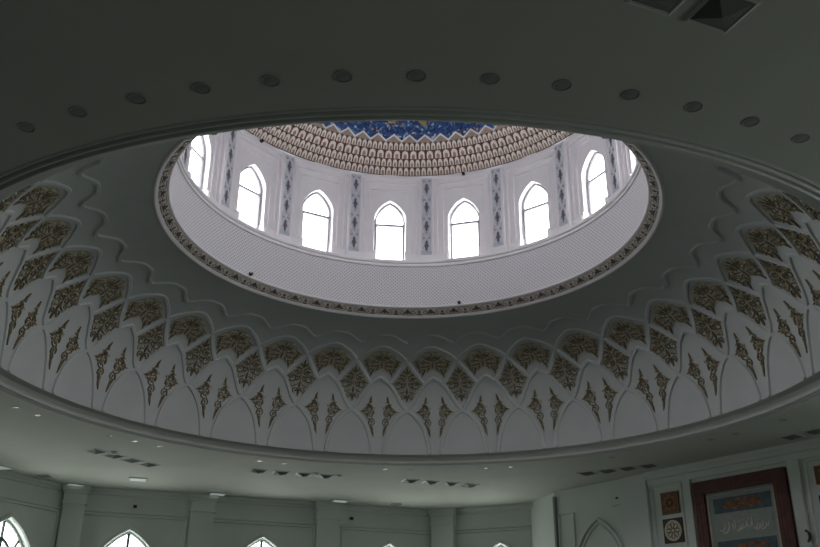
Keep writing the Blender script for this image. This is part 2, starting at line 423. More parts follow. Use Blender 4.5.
# ------------------------------------------------------------------ oculus ring, drum and dome
b = MB(); b.rev([(.965, 1.5745), (.959, 1.5705), (.954, 1.571), (.950, 1.574), (.947, 1.5785), (.9455, 1.579), (.9445, 1.582), (.914, 1.609), (.911, 1.609), (.908, 1.612), (.9075, 1.617), (.912, 1.619)], 192)
ringt = struct(b.build('trim_2', M['drum'], smooth=True))
NP = 52; pr0, pz0, pr1, pz1 = .9445, 1.582, .914, 1.609
def rpos(u, t): 
    a = u*2*PI/NP; return Vector(pol(pr0+(pr1-pr0)*t, a, pz0+(pz1-pz0)*t)), Vector((-math.sin(a)*.6, -math.cos(a)*.6, -.8))
def rrib(mb, lst, w, h=.012, m=0, n=3, closed=False):
    P = [rpos(u, t) for u, t in dens(lst, n)]; mb.ribbon([p for p, q in P], [q for p, q in P], w, h, m, closed)
b = MB()
for sx in (1, -1):
    rrib(b, [(0, .15), (sx*.18, .12), (sx*.33, .35), (sx*.25, .6), (sx*.12, .55)], .036, m=1)
    rrib(b, [(sx*.5, .85), (sx*.36, .88), (sx*.22, .75), (sx*.30, .5)], .03, m=1)
    rrib(b, [(sx*.08, .35), (sx*.2, .32)], [.05]*4, m=0)
    rrib(b, [(sx*.40, .2), (sx*.5, .12)], [.05]*4, m=0)
rrib(b, [(0, .25), (0, .85)], [.02, .10, .13, .03], .02, 0); rrib(b, [(.5, .3), (.5, .7)], [.02, .09, .09, .02], .02, 2)
rrib(b, [(-.13, .5), (.13, .5)], [.02, .08, .08, .02], .022, 0)
o = b.build('palmette', [M['bandd'], M['mutan'], M['tan']], ringt)
for i in range(1, NP):
    if True:
        c = o.copy(); C.objects.link(c); c.rotation_euler = (0, 0, -i*2*PI/NP)
bb = MB(); bb.rev([(pr0-.0005, pz0-.0003), (pr1-.0005, pz1-.0003)], 192); bb.build('patterned_band', M['bandbase'], ringt, smooth=True)

b = MB(); b.rev([(.912, 1.618), (.9185, 1.835)], 192, uvr=S*.915); struct(b.build('drum_base_wall', M['perf'], smooth=True))
b = MB(); b.rev([(.9185, 1.828), (.9115, 1.830), (.9105, 1.837), (.9175, 1.840), (.9175, 1.846), (.9085, 1.849), (.908, 1.860), (.911, 1.865), (.9185, 1.8685), (.962, 1.872)], 192)
struct(b.build('trim_3', M['drum'], smooth=True))

D0 = .945
PH = R_(5.625); WST = 2*PI/16
for i in range(16):
    a = PH-WST/2+i*WST
    ta, oa = Vector((math.cos(a), -math.sin(a), 0)), Vector((math.sin(a), math.cos(a), 0))
    fr = lambda x, y, z, ta=ta, oa=oa: tuple(oa*(S*D0+y)+ta*x+Vector((0, 0, z)))
    b = MB(); hw = S*D0*math.tan(WST/2)
    zb, zt = Z(1.86), Z(2.37)
    def U(h0, z0, y0, h1, z1, y1):   # from one door-shaped frame line to the next
        A = [(-h0, zb), (-h0, z0), (h0, z0), (h0, zb)]; B = [(-h1, zb), (-h1, z1), (h1, z1), (h1, zb)]
        b.add([fr(x, y0, z) for x, z in A]+[fr(x, y1, z) for x, z in B], [(0, 1, 5, 4), (1, 2, 6, 5), (2, 3, 7, 6)])
    g = [(hw, zt, 0), (.845, Z(2.325), 0), (.835, Z(2.322), -.025), (.80, Z(2.317), -.025), (.785, Z(2.314), .045), (.645, Z(2.288), .045), (.640, Z(2.287), .02), (.615, Z(2.283), .02), (.605, Z(2.281), .075)]
    for p, q in zip(g, g[1:]): U(p[0], p[1], p[2], q[0], q[1], q[2])
    w, ws, za = .485, Z(2.128), Z(2.222); zs0 = Z(1.878)
    hole = [(-w, zs0), (w, zs0)] + arch(w, ws, za)
    h1, z1, y1 = g[-1]
    vs, fs = tess([[(-h1, zb), (h1, zb), (h1, z1), (-h1, z1)], hole])
    b.add([fr(x, y1, z) for x, z in vs], fs)
    n = len(hole)
    b.add([fr(x, y1, z) for x, z in hole]+[fr(x, y1+.34, z) for x, z in hole], [(j, (j+1) % n, n+(j+1) % n, n+j) for j in range(n)])
    for sx in (1, -1):               # plinth blocks beside the sill
        x0, x1 = sorted((sx*(w+.0), sx*hw*.97))
        b.box((x0, -.03, zb), (x1, .10, Z(1.915)), 0, fr)
        x0, x1 = sorted((sx*(w-.035), sx*(w+.10)))
        b.box((x0, .0, zb), (x1, .30, Z(1.93)), 0, fr)
    struct(b.build('drum_bay_wall', M['drum']))
    window(fr, w-.012, zs0+.005, ws, za-.01, .27, 'drumlight', 'frame', .065, 'drum')
    # pilaster to the right of this bay
    pa = a+WST/2
    tp, op = Vector((math.cos(pa), -math.sin(pa), 0)), Vector((math.sin(pa), math.cos(pa), 0))
    fp = lambda x, y, z, tp=tp, op=op: tuple(op*(S*.936+y)+tp*x+Vector((0, 0, z)))
    if i == 0:
        P = MB(); P.box((-.20, 0, Z(1.868)), (.20, .25, Z(2.352)), 0, fp)
        P.box((-.235, -.02, Z(1.868)), (.235, .25, Z(1.90)), 0, fp)
        pil = struct(P.build('trim_4', M['drum']))
        Q = MB(); Q.box((-.16, -.012, Z(1.905)), (.16, .02, Z(2.342)), 0, fp)
        nv = -op; z0, z1 = Z(1.925), Z(2.335); n = 3.75; hgt = (z1-z0)/n
        def line(l, wd, m, h=.016, cl=False):
            l2 = dens(l, 3) if not cl else l
            Q.ribbon([fp(x*.86, -.012, z) for x, z in l2], [nv]*len(l2), wd, h, m, cl)
        for sx in (1, -1): line([(sx*.168, z0), (sx*.168, z1)], .022, 1)
        kk = 0
        z = z1-.02
        while z-hgt > z0-.42:
            zl = z-hgt
            for sx in (1, -1):
                line([p for p in [(0, z), (sx*.10, z-hgt*.22), (sx*.145, z-hgt*.5), (sx*.10, z-hgt*.78), (0, zl)] if p[1] > z0], .028, 1)
                line([(sx*.15, z), (sx*.09, z-hgt*.10), (sx*.05, z-hgt*.02)], .03, 2)
            zc = z-hgt*.5
            if zc-.10 > z0:
                line([(0, zc-.2), (0, zc-.1), (0, zc), (0, zc+.1), (0, zc+.2)], [.01]*3+[.08]*3+[.13]*3+[.08]*3+[.01], 3, .02)
                line([(-.09, zc), (0, zc), (.09, zc)], [.01]*2+[.09]*3+[.01]*2, 3, .022)
                line([(0, zc-.05), (0, zc), (0, zc+.05)], [.01]*2+[.05]*3+[.01]*2, 4, .028)
            z = zl
        Q.build('tile_strip', [M['pilbase'], M['pilwhite'], M['mupink'], M['pildark'], M['orange']], pil)
    else:
        c = copy_tree(pil); c.rotation_euler = (0, 0, -i*WST)
        c.name = 'trim_%d' % (4+i)

# frieze under the dome and the rows of small niches
b = MB(); b.rev([(.962, 2.335), (.949, 2.338), (.945, 2.343), (.945, 2.357), (.9475, 2.362), (.952, 2.366)], 192)
struct(b.build('trim_20', M['drum'], smooth=True))
dome = struct(empty('dome_ceiling'))
rows = [(.946, 2.366, 2.400, 192), (.918, 2.400, 2.432, 192), (.888, 2.432, 2.464, 128), (.856, 2.464, 2.494, 192)]
RIN = [.918, .888, .856, .8265]
for (r, z0, z1, n), r2 in zip(rows, RIN):
    q = MB()
    q.rev([(r, z0-.002), (r, z0), (r2+.006, z1-.002), (r2, z1)], 192, 1)
    sl = Vector(((r2-r)*S, (z1-z0)*S)); H = sl.length*.93; sl.normalize(); nr = Vector((-sl.y, sl.x))      # slope and its normal, in (radius, height)
    if nr.x > 0: nr = -nr
    w = 2*PI*r*S/n
    out = [(-.37*w, 0), (.37*w, 0), (.37*w, .58*H), (.30*w, .82*H), (0, H), (-.30*w, .82*H), (-.37*w, .58*H)]
    inn = [(-.20*w, .0), (.20*w, .0), (.20*w, .36*H), (.13*w, .52*H), (0, .62*H), (-.13*w, .52*H), (-.20*w, .36*H)]
    for i in range(n):
        a = 2*PI*(i+.5)/n; ta = Vector((math.cos(a), -math.sin(a), 0)); oa = Vector((math.sin(a), math.cos(a), 0))
        def f(x, d, h):
            rr = S*r+sl.x*(h+.02)+nr.x*d; zz = Z(z0)+sl.y*(h+.02)+nr.y*d
            return tuple(oa*rr+ta*x*(rr/(S*r))+Vector((0, 0, zz)))
        k = 7
        vs = [f(x, -.01, z) for x, z in out]+[f(x, .04, z) for x, z in out]+[f(x, .04, z) for x, z in inn]+[f(x, .012, z) for x, z in inn]
        fs = [(j, (j+1) % k, k+(j+1) % k, k+j) for j in range(k)]+[(k+j, k+(j+1) % k, 2*k+(j+1) % k, 2*k+j) for j in range(k)]+[(2*k+j, 2*k+(j+1) % k, 3*k+(j+1) % k, 3*k+j) for j in range(k)]
        q.add(vs, fs, 0); q.add([f(x, .012, z) for x, z in inn], [tuple(range(7))], 2)
    q.build('niche_row', [M['mucream'], M['mubrown'], M['mupink']], dome)
# zigzag course and blue dome
b = MB(); b.rev([(.829, 2.493), (.826, 2.496), (.815, 2.540)], 192); b.build('tan_course', M['mutan'], dome, smooth=True)
zz, n = [], 64
q = MB()
r0, zl, r1, zh = .8245, 2.499, .816, 2.532
pts = []
for i in range(n):
    for du, r, z in ((0, r0, zl), (.5, r1, zh)):
        a = (i+du+.5)*2*PI/n; pts.append((Vector(pol(r, a, z)), Vector((-math.sin(a), -math.cos(a), -.3))))
q.ribbon([p for p, x in pts], [x for p, x in pts], .075, .03, closed=True); q.build('zigzag_line', M['zig'], dome)
q = MB()                             # blue points between the zigzag
cap = [(.8155, 2.533)]
for i in range(1, 22):
    t = i/21*PI/2; cap.append((.8155*math.cos(t), 2.533+.62*math.sin(t)))
cap[-1] = (.002, cap[-1][1])
q.rev(cap, 192, uvr=S*.8155)
vs, fs, uvs = [], [], []
for i in range(n):
    a = (i+.5)*2*PI/n; st = PI/n; o = len(vs)
    vs += [pol(r0-.0015, a, zl), pol(r1-.0015, a+st, zh), pol(r1-.0015, a+st, .0005+2.534), pol(r1-.0015, a-st, 2.534), pol(r1-.0015, a-st, zh)]
    fs.append((o, o+1, o+2, o+3, o+4)); u = S*.8155*a; du = S*.8155*st
    uvs.append([(u, -.2), (u+du, 0), (u+du, .01), (u-du, .01), (u-du, 0)])
q.add(vs, fs, 0, uvs)
q.build('blue_mosaic_cap', M['mosaic'], dome, smooth=False)

# ------------------------------------------------------------------ the hall walls
WHW, WZB, WZS, WZA = 1.40, 3.9, Z(.46), Z(.765)
def wall(name, centre, n2, t2, half, bays, piers, sill=None, glass='halllight'):
    WZB = sill or 3.9
    """centre: unit-plan point of the wall middle; n2 outward, t2 along; bays: window centres (units)"""
    fr = lambda x, y, z: (S*centre.x+t2.x*x+n2.x*y, S*centre.y+t2.y*x+n2.y*y, z)
    root = struct(empty(name))
    H = S*half; top = Z(1)
    holes = []
    for u in bays:
        ol = [(u*S-WHW, WZB), (u*S+WHW, WZB)] + [(u*S+x, z) for x, z in arch(WHW, WZS, WZA)]
        holes.append(ol)
    vs, fs = tess([[(-H, 0), (H, 0), (H, top), (-H, top)]]+holes)
    b = MB(); b.add([fr(x, 0, z) for x, z in vs], fs)
    for ol in holes:
        k = len(ol); b.add([fr(x, 0, z) for x, z in ol]+[fr(x, .35, z) for x, z in ol], [(j, (j+1) % k, k+(j+1) % k, k+j) for j in range(k)])
    b.build('wall_surface', M['wall'], root)
    nv = Vector((-n2.x, -n2.y, 0))
    def run(nm, sec, x0=-H, x1=H):   # a moulding along the wall: sec = [(y, z)]
        q = MB(); k = len(sec)
        q.add([fr(x0, y, z) for y, z in sec]+[fr(x1, y, z) for y, z in sec], [(j, j+1, k+j+1, k+j) for j in range(k-1)]); return q.build(nm, M['wall'], root)
    run('cornice', [(0, Z(.962)), (-.06, Z(.965)), (-.08, Z(.975)), (-.16, Z(.985)), (-.18, Z(.999))])
    run('frieze_moulding', [(0, Z(.858)), (-.05, Z(.861)), (-.06, Z(.869)), (-.02, Z(.872)), (0, Z(.874))])
    for u in bays:
        q = MB(); x = u*S
        hw = 1.95
        l = [(x-hw, .3), (x-hw, Z(.846)), (x+hw, Z(.846)), (x+hw, .3)]
        q.ribbon([fr(a, 0, z) for a, z in l], [nv]*4, .12, .08)
        q.build('panel_moulding', M['wall'], root)
        q = MB(); l = [(x-WHW-.06, WZB)]+[(x+a*1.04, z+.07) for a, z in reversed(arch(WHW, WZS, WZA))]+[(x+WHW+.06, WZB)]
        q.ribbon([fr(a, 0, z) for a, z in l], [nv]*len(l), .16, .06); q.build('archivolt', M['wframe'], root)
    for u, hw in piers:
        q = MB(); x = u*S; w = hw*S
        q.box((x-w, -.26, 0), (x+w, .0, Z(.893)), 0, fr)
        q.box((x-w-.05, -.31, Z(.893)), (x+w+.05, 0, Z(.905)), 0, fr); q.box((x-w-.02, -.28, Z(.905)), (x+w+.02, 0, Z(.955)), 0, fr)
        q.box((x-w-.06, -.33, Z(.955)), (x+w+.06, 0, Z(.972)), 0, fr); q.box((x-w-.10, -.38, Z(.972)), (x+w+.10, 0, Z(1)), 0, fr)
        q.build('pier', M['wall'], root)
    for u in bays:
        f2 = lambda x, y, z, u=u: fr(x+u*S, y, z)
        window(f2, WHW-.01, WZB+.01, WZS, WZA-.01, .24, glass, 'wframe', .10, 'hall')
    return fr
def facet(name, deg, bays=(-.78, 0, .78), piers=((-.365, .072), (.365, .072), (-HS+.06, .075), (HS-.06, .075))):
    n, t = fdir(deg); return wall(name, n*AP, n, t, HS, bays, piers)
facet('wall_back_left', -64, bays=(-.78, 0, .815), piers=((-.365, .072), (.365, .072)))
FB = facet('wall_back', -19, bays=(-.775, .03, .865), piers=((-.362, .070), (.435, .072), (-1.11, .062)))
FC = facet('wall_back_right', 26, bays=(-.70, .06), piers=((-.375, .072), (-1.09, .078)))
facet('wall_right_back', 71, bays=(0, .78), piers=((HS-.06, .075),))
for nm, sx, bays in (('wall_left', -1, ()), ('wall_right', 1, (-1.7, -.8, .1))):  # right wall windows are out of view, added to brighten the near ceiling
    n, t = (Vector((1.0, 0)), Vector((0, -1.0))) if sx > 0 else (Vector((-1.0, 0)), Vector((0, 1.0)))
    ve = V93 if sx > 0 else Vm86
    hl = (ve.y-YB)/2
    wall(nm, Vector((ve.x, (ve.y+YB)/2)), n, t, hl, bays, (), sill=2.0)
wall('wall_front', Vector(((V93.x+Vm86.x)/2, YB)), Vector((0, -1.0)), Vector((-1.0, 0)), (V93.x-Vm86.x)/2, (), ())

# prayer wall: a plane of its own in front of the octagon
QN, QT, QD = Vector((.8033, .59556)), Vector((.59556, -.8033)), 2.1145
fq = lambda x, y, z: (S*QD*QN.x+QT.x*x+QN.x*y, S*QD*QN.y+QT.y*x+QN.y*y, z)   # metres along, behind, up
qu = lambda u: u*S
root = struct(empty('prayer_wall'))
b = MB()
b.box((qu(-1.356), 0, 0), (qu(1.25), .30, Z(1)), 0, fq)

cn = [(.891, 2.349), (.802, 2.725), (1.05, 2.60), (.93, 2.38)]        # the return from the octagon to the corner
b.add([(x*S, y*S, z) for z in (0, Z(1)) for x, y in cn], [(0, 1, 5, 4), (1, 2, 6, 5), (2, 3, 7, 6), (3, 0, 4, 7), (4, 5, 6, 7)]); b.box((qu(1.2), .30, 0), (qu(1.25), 4, Z(1)), 0, fq)
b.build('wall_surface', M['wall'], root)
QNV = Vector((-QN.x, -QN.y, 0))
def qline(nm, l, w, h, m='wall', cl=False, par=root, y=0.0):
    q = MB(); q.ribbon([fq(qu(a), y, Z(z)) for a, z in l], [QNV]*len(l), w, h, closed=cl); return q.build(nm, M[m], par)
q = MB(); sec = [(0, Z(.925)), (-.04, Z(.927)), (-.05, Z(.94)), (-.08, Z(.955)), (-.15, Z(.96)), (-.16, Z(.972)), (-.22, Z(.985)), (-.24, Z(.999))]; k = len(sec)
for x0, x1 in ((qu(-.645), qu(1.25)),):
    q.add([fq(x0, y, z) for y, z in sec]+[fq(x1, y, z) for y, z in sec], [(j, j+1, k+j+1, k+j) for j in range(k-1)])
q.build('cornice', M['wall'], root)
q = MB(); q.box((qu(-.825), -.10, 0), (qu(-.652), 0, Z(.999)), 0, fq); q.box((qu(-.415), -.10, 0), (qu(-.37), 0, Z(.925)), 0, fq); q.box((qu(.185), -.12, 0), (qu(.235), 0, Z(.925)), 0, fq); q.build('pier', M['wall'], root)
q = MB(); q.box((qu(-1.352), -.10, 0), (qu(-1.335), 0, Z(.97)), 0, fq); q.build('crease_shade_strip', M['frame'], root)  # dark strip stands in for the shade in the corner crease
qline('panel_moulding', [(-1.322, .05), (-1.322, .86), (-1.203, .86), (-1.203, .05)], .07, .06)
qline('panel_moulding', [(-.835, .05), (-.835, .86), (-.90, .86)], .07, .06)
hd = [(-1.021+x, z) for x, z in arch(.175, .60, .803)]
qline('blind_arch', [(-1.021+.175, .1)]+hd+[(-1.021-.175, .1)], .10, .09)
qline('blind_arch', [(-1.021+.15, .1)]+[(-1.021+x, z) for x, z in arch(.15, .59, .775)]+[(-1.021-.15, .1)], .05, .05)
qline('tile_border', [(-.625, .1), (-.625, .918), (-.437, .918), (-.437, .1)], .085, .05, 'plaster')
qline('tile_border', [(.262, .1), (.262, .905), (.46, .905), (.46, .1)], .085, .05, 'plaster')

# tiles let into the prayer wall
def local(u, z): return fq(qu(u), -.002, Z(z))
def thing_on_q(name, u, z): 
    o = empty(name, local(u, z)); return o
def qbuild(mb, name, mats, root):
    o = mb.build(name, mats, root); l = root.location
    o.location = (-l.x, -l.y, -l.z); return o
def square_tile(u, z, hs, label, med):
    t = thing_on_q('wall_tile', u, z); x, zc = qu(u), Z(z)
    q = MB(); q.box((x-hs, -.035, zc-hs), (x+hs, 0, zc+hs), 0, fq); qbuild(q, 'tile_body', M['dark'] if med else M['tan'], t)
    if med:
        q = MB(); n = 28; R = hs*.86
        ring = [(R*math.cos(2*PI*i/n), R*math.sin(2*PI*i/n)) for i in range(n)]
        q.add([fq(x+a, -.05, zc+c) for a, c in ring]+[fq(x+a, -.03, zc+c) for a, c in ring], [tuple(range(n))]+[(i, (i+1) % n, n+(i+1) % n, n+i) for i in range(n)])
        qbuild(q, 'medallion', M['cream'], t)
        q = MB()
        for i in range(8):
            a = i*PI/4
            for sg in (1, -1):
                l = [(.18*R*math.cos(a), .18*R*math.sin(a)), (.5*R*math.cos(a+sg*.45), .5*R*math.sin(a+sg*.45)), (.8*R*math.cos(a+sg*.1), .8*R*math.sin(a+sg*.1))]
                l = dens(l, 4); q.ribbon([fq(x+p, -.05, zc+s) for p, s in l], [QNV]*len(l), .035, .008)
        qbuild(q, 'tracery', M['tan'], t)
    else:
        q = MB(); n = 16
        for R0, m in ((.82, 1), (.5, 0)):
            st = [(hs*R0*(1 if i % 2 == 0 else .72)*math.cos(2*PI*i/n), hs*R0*(1 if i % 2 == 0 else .72)*math.sin(2*PI*i/n)) for i in range(n)]
            y = -.04-.01*(1-m)
            q.add([fq(x+a, y-.004, zc+c) for a, c in st], [tuple(range(n))], m)
        l = [(-.93*hs, -.93*hs), (.93*hs, -.93*hs), (.93*hs, .93*hs), (-.93*hs, .93*hs)]
        q.ribbon([fq(x+a, -.035, zc+c) for a, c in l], [QNV]*4, .035, .012, 1, True)
        c8 = [(hs*.2*math.cos(2*PI*i/8), hs*.2*math.sin(2*PI*i/8)) for i in range(8)]
        q.add([fq(x+a, -.058, zc+c) for a, c in c8], [tuple(range(8))], 1)
        qbuild(q, 'rosette', [M['dark'], M['orange']], t)
    tag(t, label, 'wall tile', 'ornamental tiles on the prayer wall')
square_tile(-.513, .825, .34, 'brown square rosette tile above the cream medallion tile, beside the big wooden frame', False)
square_tile(-.511, .684, .37, 'dark square tile with a round cream medallion, left of the big wooden frame', True)
square_tile(.347, .840, .25, 'red-brown square tile at the top right edge, right of the big wooden frame', False)
square_tile(.350, .705, .27, 'dark square medallion tile low at the right edge, under the red-brown tile', True)

# the big framed calligraphy board
t = thing_on_q('calligraphy_board', -.094, 0.25)
q = MB(); o4 = [(-.352, .05), (-.352, .902), (.168, .902), (.168, .05)]; i4 = [(-.290, .05), (-.290, .838), (.100, .838), (.100, .05)]
vo = [fq(qu(a), y, Z(z)) for y in (0, -.14) for a, z in o4]; vi = [fq(qu(a), y, Z(z)) for y in (-.14, -.04) for a, z in i4]
q.add(vo+vi, [(j, j+1, 5+j, 4+j) for j in range(3)]+[(4+j, 5+j, 9+j, 8+j) for j in range(3)]+[(8+j, 9+j, 13+j, 12+j) for j in range(3)])
for off in (.012, .030, .05):
    l = [(-.352+off, .05), (-.352+off, .902-off), (.168-off, .902-off), (.168-off, .05)]
    q.ribbon([fq(qu(a), -.14, Z(z)) for a, z in l], [QNV]*4, .045, .012)
qbuild(q, 'wooden_frame', M['wood'], t)
q = MB(); q.box((qu(-.29), -.05, Z(.05)), (qu(.10), -.01, Z(.838)), 0, fq); qbuild(q, 'backing_board', M['sgrey'], t)
q = MB(); l = [(-.279, .05), (-.279, .824), (.089, .824), (.089, .05)]
q.ribbon([fq(qu(a), -.05, Z(z)) for a, z in l], [QNV]*4, .06, .03); qbuild(q, 'inner_border', M['cream'], t)
def inset(nm, u0, z0, u1, z1, m): 
    q = MB(); q.box((qu(u0), -.07, Z(z0)), (qu(u1), -.04, Z(z1)), 0, fq); o = qbuild(q, nm, M[m], t)
    return o
def stroke(q, l, w, m, y=-.07):
    l = dens(l, 3); n = len(l)
    q.ribbon([fq(qu(x), y, Z(z)) for x, z in l], [QNV]*n, [w*(.35+.65*math.sin(PI*i/(n-1))) for i in range(n)], .012, m)
def flourish(u0, u1, z0, z1, n, w, seed):
    q = MB(); rd = random.Random(seed); uc, zc = (u0+u1)/2, (z0+z1)/2; hz = (z1-z0)/2
    for i in range(n):
        t = (i+.5)/n; u = u0+(u1-u0)*t; env = .35+.65*math.sin(PI*t); sg = 1 if i % 2 else -1; d = (u1-u0)/n
        stroke(q, [(u-d*.9, zc-sg*hz*.1), (u-d*.2, zc+sg*hz*.55*env), (u+d*.5, zc+sg*hz*.8*env), (u+d*.9, zc+sg*hz*.35*env)], w*1.5, 0)
        stroke(q, [(u, zc), (u+d*.3, zc-sg*hz*.5*env), (u-d*.3, zc-sg*hz*.85*env)], w*1.1, 1)
        stroke(q, [(u-d*.5, zc+rd.uniform(-.2, .2)*hz), (u+d*.1, zc+rd.uniform(-.3, .3)*hz), (u+d*.6, zc+rd.uniform(-.2, .2)*hz)], w*1.3, 0 if i % 3 else 1)
    return q
def penstrokes(u0, u1, z0, z1, seed):
    q = MB(); rd = random.Random(seed); hz = z1-z0; u = u0
    while u < u1:
        d = rd.uniform(.012, .022); k = rd.random(); zb = z0+hz*rd.uniform(.1, .35)
        if k < .3: stroke(q, [(u, zb), (u+.002, zb+hz*.3), (u+.001, zb+hz*.65)], .03, 0)
        elif k < .65: stroke(q, [(u-d*.6, zb+hz*.25), (u, zb), (u+d*.5, zb+hz*.05), (u+d*.9, zb+hz*.3), (u+d*.6, zb+hz*.42)], .034, 0)
        else: stroke(q, [(u-d, zb+hz*.05), (u-d*.2, zb-hz*.08), (u+d*.7, zb+hz*.12), (u+d, zb+hz*.4)], .036, 0)
        if rd.random() < .8: stroke(q, [(u-.004, zb+hz*rd.uniform(.5, .7)), (u, zb+hz*.62), (u+.006, zb+hz*rd.uniform(.5, .7))], .026, 1)
        u += d
    return q
inset('blue_panel', -.247, .733, .070, .805, 'blue'); qbuild(flourish(-.19, .015, .738, .800, 9, .06, 3), 'arabesque', [M['orange'], M['tan']], t)
inset('script_panel', -.24, .625, .068, .702, 'sgrey')
q = penstrokes(-.212, .045, .634, .695, 5)
qbuild(q, 'script', [M['script'], M['cream']], t)
inset('blue_panel', -.25, .50, .068, .600, 'blue'); qbuild(flourish(-.17, .03, .515, .59, 7, .07, 8), 'arabesque', [M['orange'], M['tan']], t)
tag(t, 'tall red-brown wooden frame around blue and grey calligraphy panels on the prayer wall', 'framed panel')

hk = thing_on_q('wall_hook', .237, .575)
q = MB(); l = dens([(.228, .600), (.237, .592), (.241, .578), (.237, .562), (.228, .552)], 5)
for off in (0,):
    q.ribbon([fq(qu(a), -.13, Z(z)) for a, z in l], [QNV]*len(l), [.03+.05*math.sin(PI*i/(len(l)-1)) for i in range(len(l))], .05)
qbuild(q, 'hook_arm', M['black'], hk); q = MB(); q.box((qu(.222), -.15, Z(.596)), (qu(.232), -.11, Z(.606)), 0, fq); qbuild(q, 'hook_plate', M['black'], hk)
tag(hk, 'small black curved wall hook on the strip right of the big wooden frame', 'hook')

# ------------------------------------------------------------------ things on the ceilings and walls
ORD = ['first', 'second', 'third', 'fourth', 'fifth', 'sixth', 'seventh', 'eighth', 'ninth', 'tenth', 'eleventh', 'twelfth', 'thirteenth', 'fourteenth', 'fifteenth', 'sixteenth', 'seventeenth', 'eighteenth', 'nineteenth', 'twentieth',
       'twenty-first', 'twenty-second', 'twenty-third', 'twenty-fourth', 'twenty-fifth', 'twenty-sixth', 'twenty-seventh', 'twenty-eighth', 'twenty-ninth', 'thirtieth', 'thirty-first', 'thirty-second', 'thirty-third', 'thirty-fourth', 'thirty-fifth']
def lathe(mb, prof, n=20, m=0):
    vs = [(r*math.cos(2*PI*j/n), r*math.sin(2*PI*j/n), z) for j in range(n) for r, z in prof]; k = len(prof)
    mb.add(vs, [(j*k+i, ((j+1) % n)*k+i, ((j+1) % n)*k+i+1, j*k+i+1) for j in range(n) for i in range(k-1)], m)
def make_downlight():
    t = empty('downlight')
    q = MB(); lathe(q, [(.105, -.001), (.104, -.005), (.095, -.006), (.09, -.003)]); q.build('trim_ring', M['reflector'], t, smooth=True)
    q = MB(); lathe(q, [(.09, -.003), (.083, -.0015), (.07, -.0012)]); q.build('reflector', M['reflector'], t, smooth=True)
    q = MB(); lathe(q, [(.08, -.002), (.05, -.005), (.02, -.006), (.0005, -.0062)]); q.build('lens', M['lens'], t, smooth=True)
    return t
dl = make_downlight(); first = True
def place(proto, x, y, z, rz=0):
    global first
    o = proto if not proto.get('used') else copy_tree(proto)
    if 'used' in o: del o['used']
    o.location = (x, y, z); o.rotation_euler = (0, 0, rz); return o
protos = {}
def inst(kind, maker, x, y, z, rz=0):
    if kind not in protos: protos[kind] = maker(); o = protos[kind]
    else: o = copy_tree(protos[kind])
    o.location = (x, y, z); o.rotation_euler = (0, 0, rz); return o
protos['dl'] = None; del protos['dl']
used_dl = [dl]
def dlight(a, label, grp):
    p = pol(1.7335, a, 1)
    o = used_dl.pop() if used_dl else copy_tree(dl)
    o.location = (p[0], p[1], p[2]-.001); tag(o, label, 'ceiling light', grp)
LST = 2*PI/80
near = [PI-.0074+(6-i)*LST for i in range(13)]
for i, a in enumerate(near):
    dlight(a, 'dark round downlight on the near ceiling above the opening, %s from left' % ORD[i], 'downlights on the near ceiling')
far = [-.0649+i*LST for i in (-15, -14, -11, -10, -9, -5, -4, 0, 1, 4, 5, 9, 13, 14, 16)]
far = [a for a in far]
for i, a in enumerate(far):
    dlight(a, 'small pale downlight on the ceiling below the far rim moulding, %s from left' % ORD[i], 'downlights below the far rim')

def make_diffuser():
    t = empty('air_vent'); h = .235
    def sq(r, z): return [(-r, -r, z), (r, -r, z), (r, r, z), (-r, r, z)]
    def ringq(q, a, za, b_, zb_, m=0): q.add(sq(a, za)+sq(b_, zb_), [(j, (j+1) % 4, 4+(j+1) % 4, 4+j) for j in range(4)], m)
    q = MB(); ringq(q, h+.03, .0, h+.03, -.012); ringq(q, h+.03, -.012, h, -.022); ringq(q, h, -.022, h-.02, -.01); q.build('flange', M['trimw'], t)
    q = MB(); q.add(sq(h-.01, -.004), [(0, 1, 2, 3)]); q.build('duct', M['plenum'], t)
    n = 6; st = (h-.02)/n
    for k in range(n):
        r0 = h-.022-k*st; r1 = max(r0-st+.002, .003); q = MB()
        z0 = -.010-.013*k; ringq(q, r0, z0, r1, z0-.018); ringq(q, r1, z0-.018, max(r1-.003, .001), z0-.006)
        if k == n-1: q.add(sq(r1, z0-.018), [(0, 1, 2, 3)])
        q.build('louver', M['louver'], t)
    return t
def diffrow(p0, p1, n, desc, grp, start=0):
    p0, p1 = Vector(p0), Vector(p1); dv = p1-p0; rz = math.atan2(dv.y, dv.x)
    for i in range(n):
        p = p0+dv*(i/(max(1, n-1)))
        o = inst('diff', make_diffuser, S*p.x, S*p.y, Z(1)-.001, rz)
        pos = {1: ['']}.get(n) or ([('leftmost', 'second from left', 'second from right', 'rightmost')[j] for j in range(4)] if n == 4 else ['left one', 'right one'])
        tag(o, desc % pos[i], 'air vent', grp)
diffrow((-1.555, 1.36), (-1.372, 1.66), 4, 'dark square air diffuser, %s of the tilted row at the far left', 'diffusers in the far left row')
diffrow((-.808, 1.80), (-.454, 1.926), 4, 'dark square air diffuser, %s of the row left of centre', 'diffusers in the row left of centre')
diffrow((.023, 2.035), (.373, 2.147), 4, 'dark square air diffuser, %s of the row right of centre', 'diffusers in the row right of centre')
diffrow((.986, 1.777), (1.267, 1.572), 4, 'dark square air diffuser, %s of the row before the prayer wall', 'diffusers in the row before the prayer wall')
diffrow((1.765, .93), (1.83, .825), 2, 'dark square air diffuser above the wooden frame, %s of two', 'diffusers above the wooden frame')
diffrow((.4055, -1.961), (.5125, -1.917), 2, 'large square louvered diffuser on the near ceiling, %s of two', 'diffusers on the near ceiling')
diffrow((-2.05, 1.985), (-2.05, 1.985), 1, 'single dark square diffuser beside the leftmost pier%s', 'single diffusers by the wall')
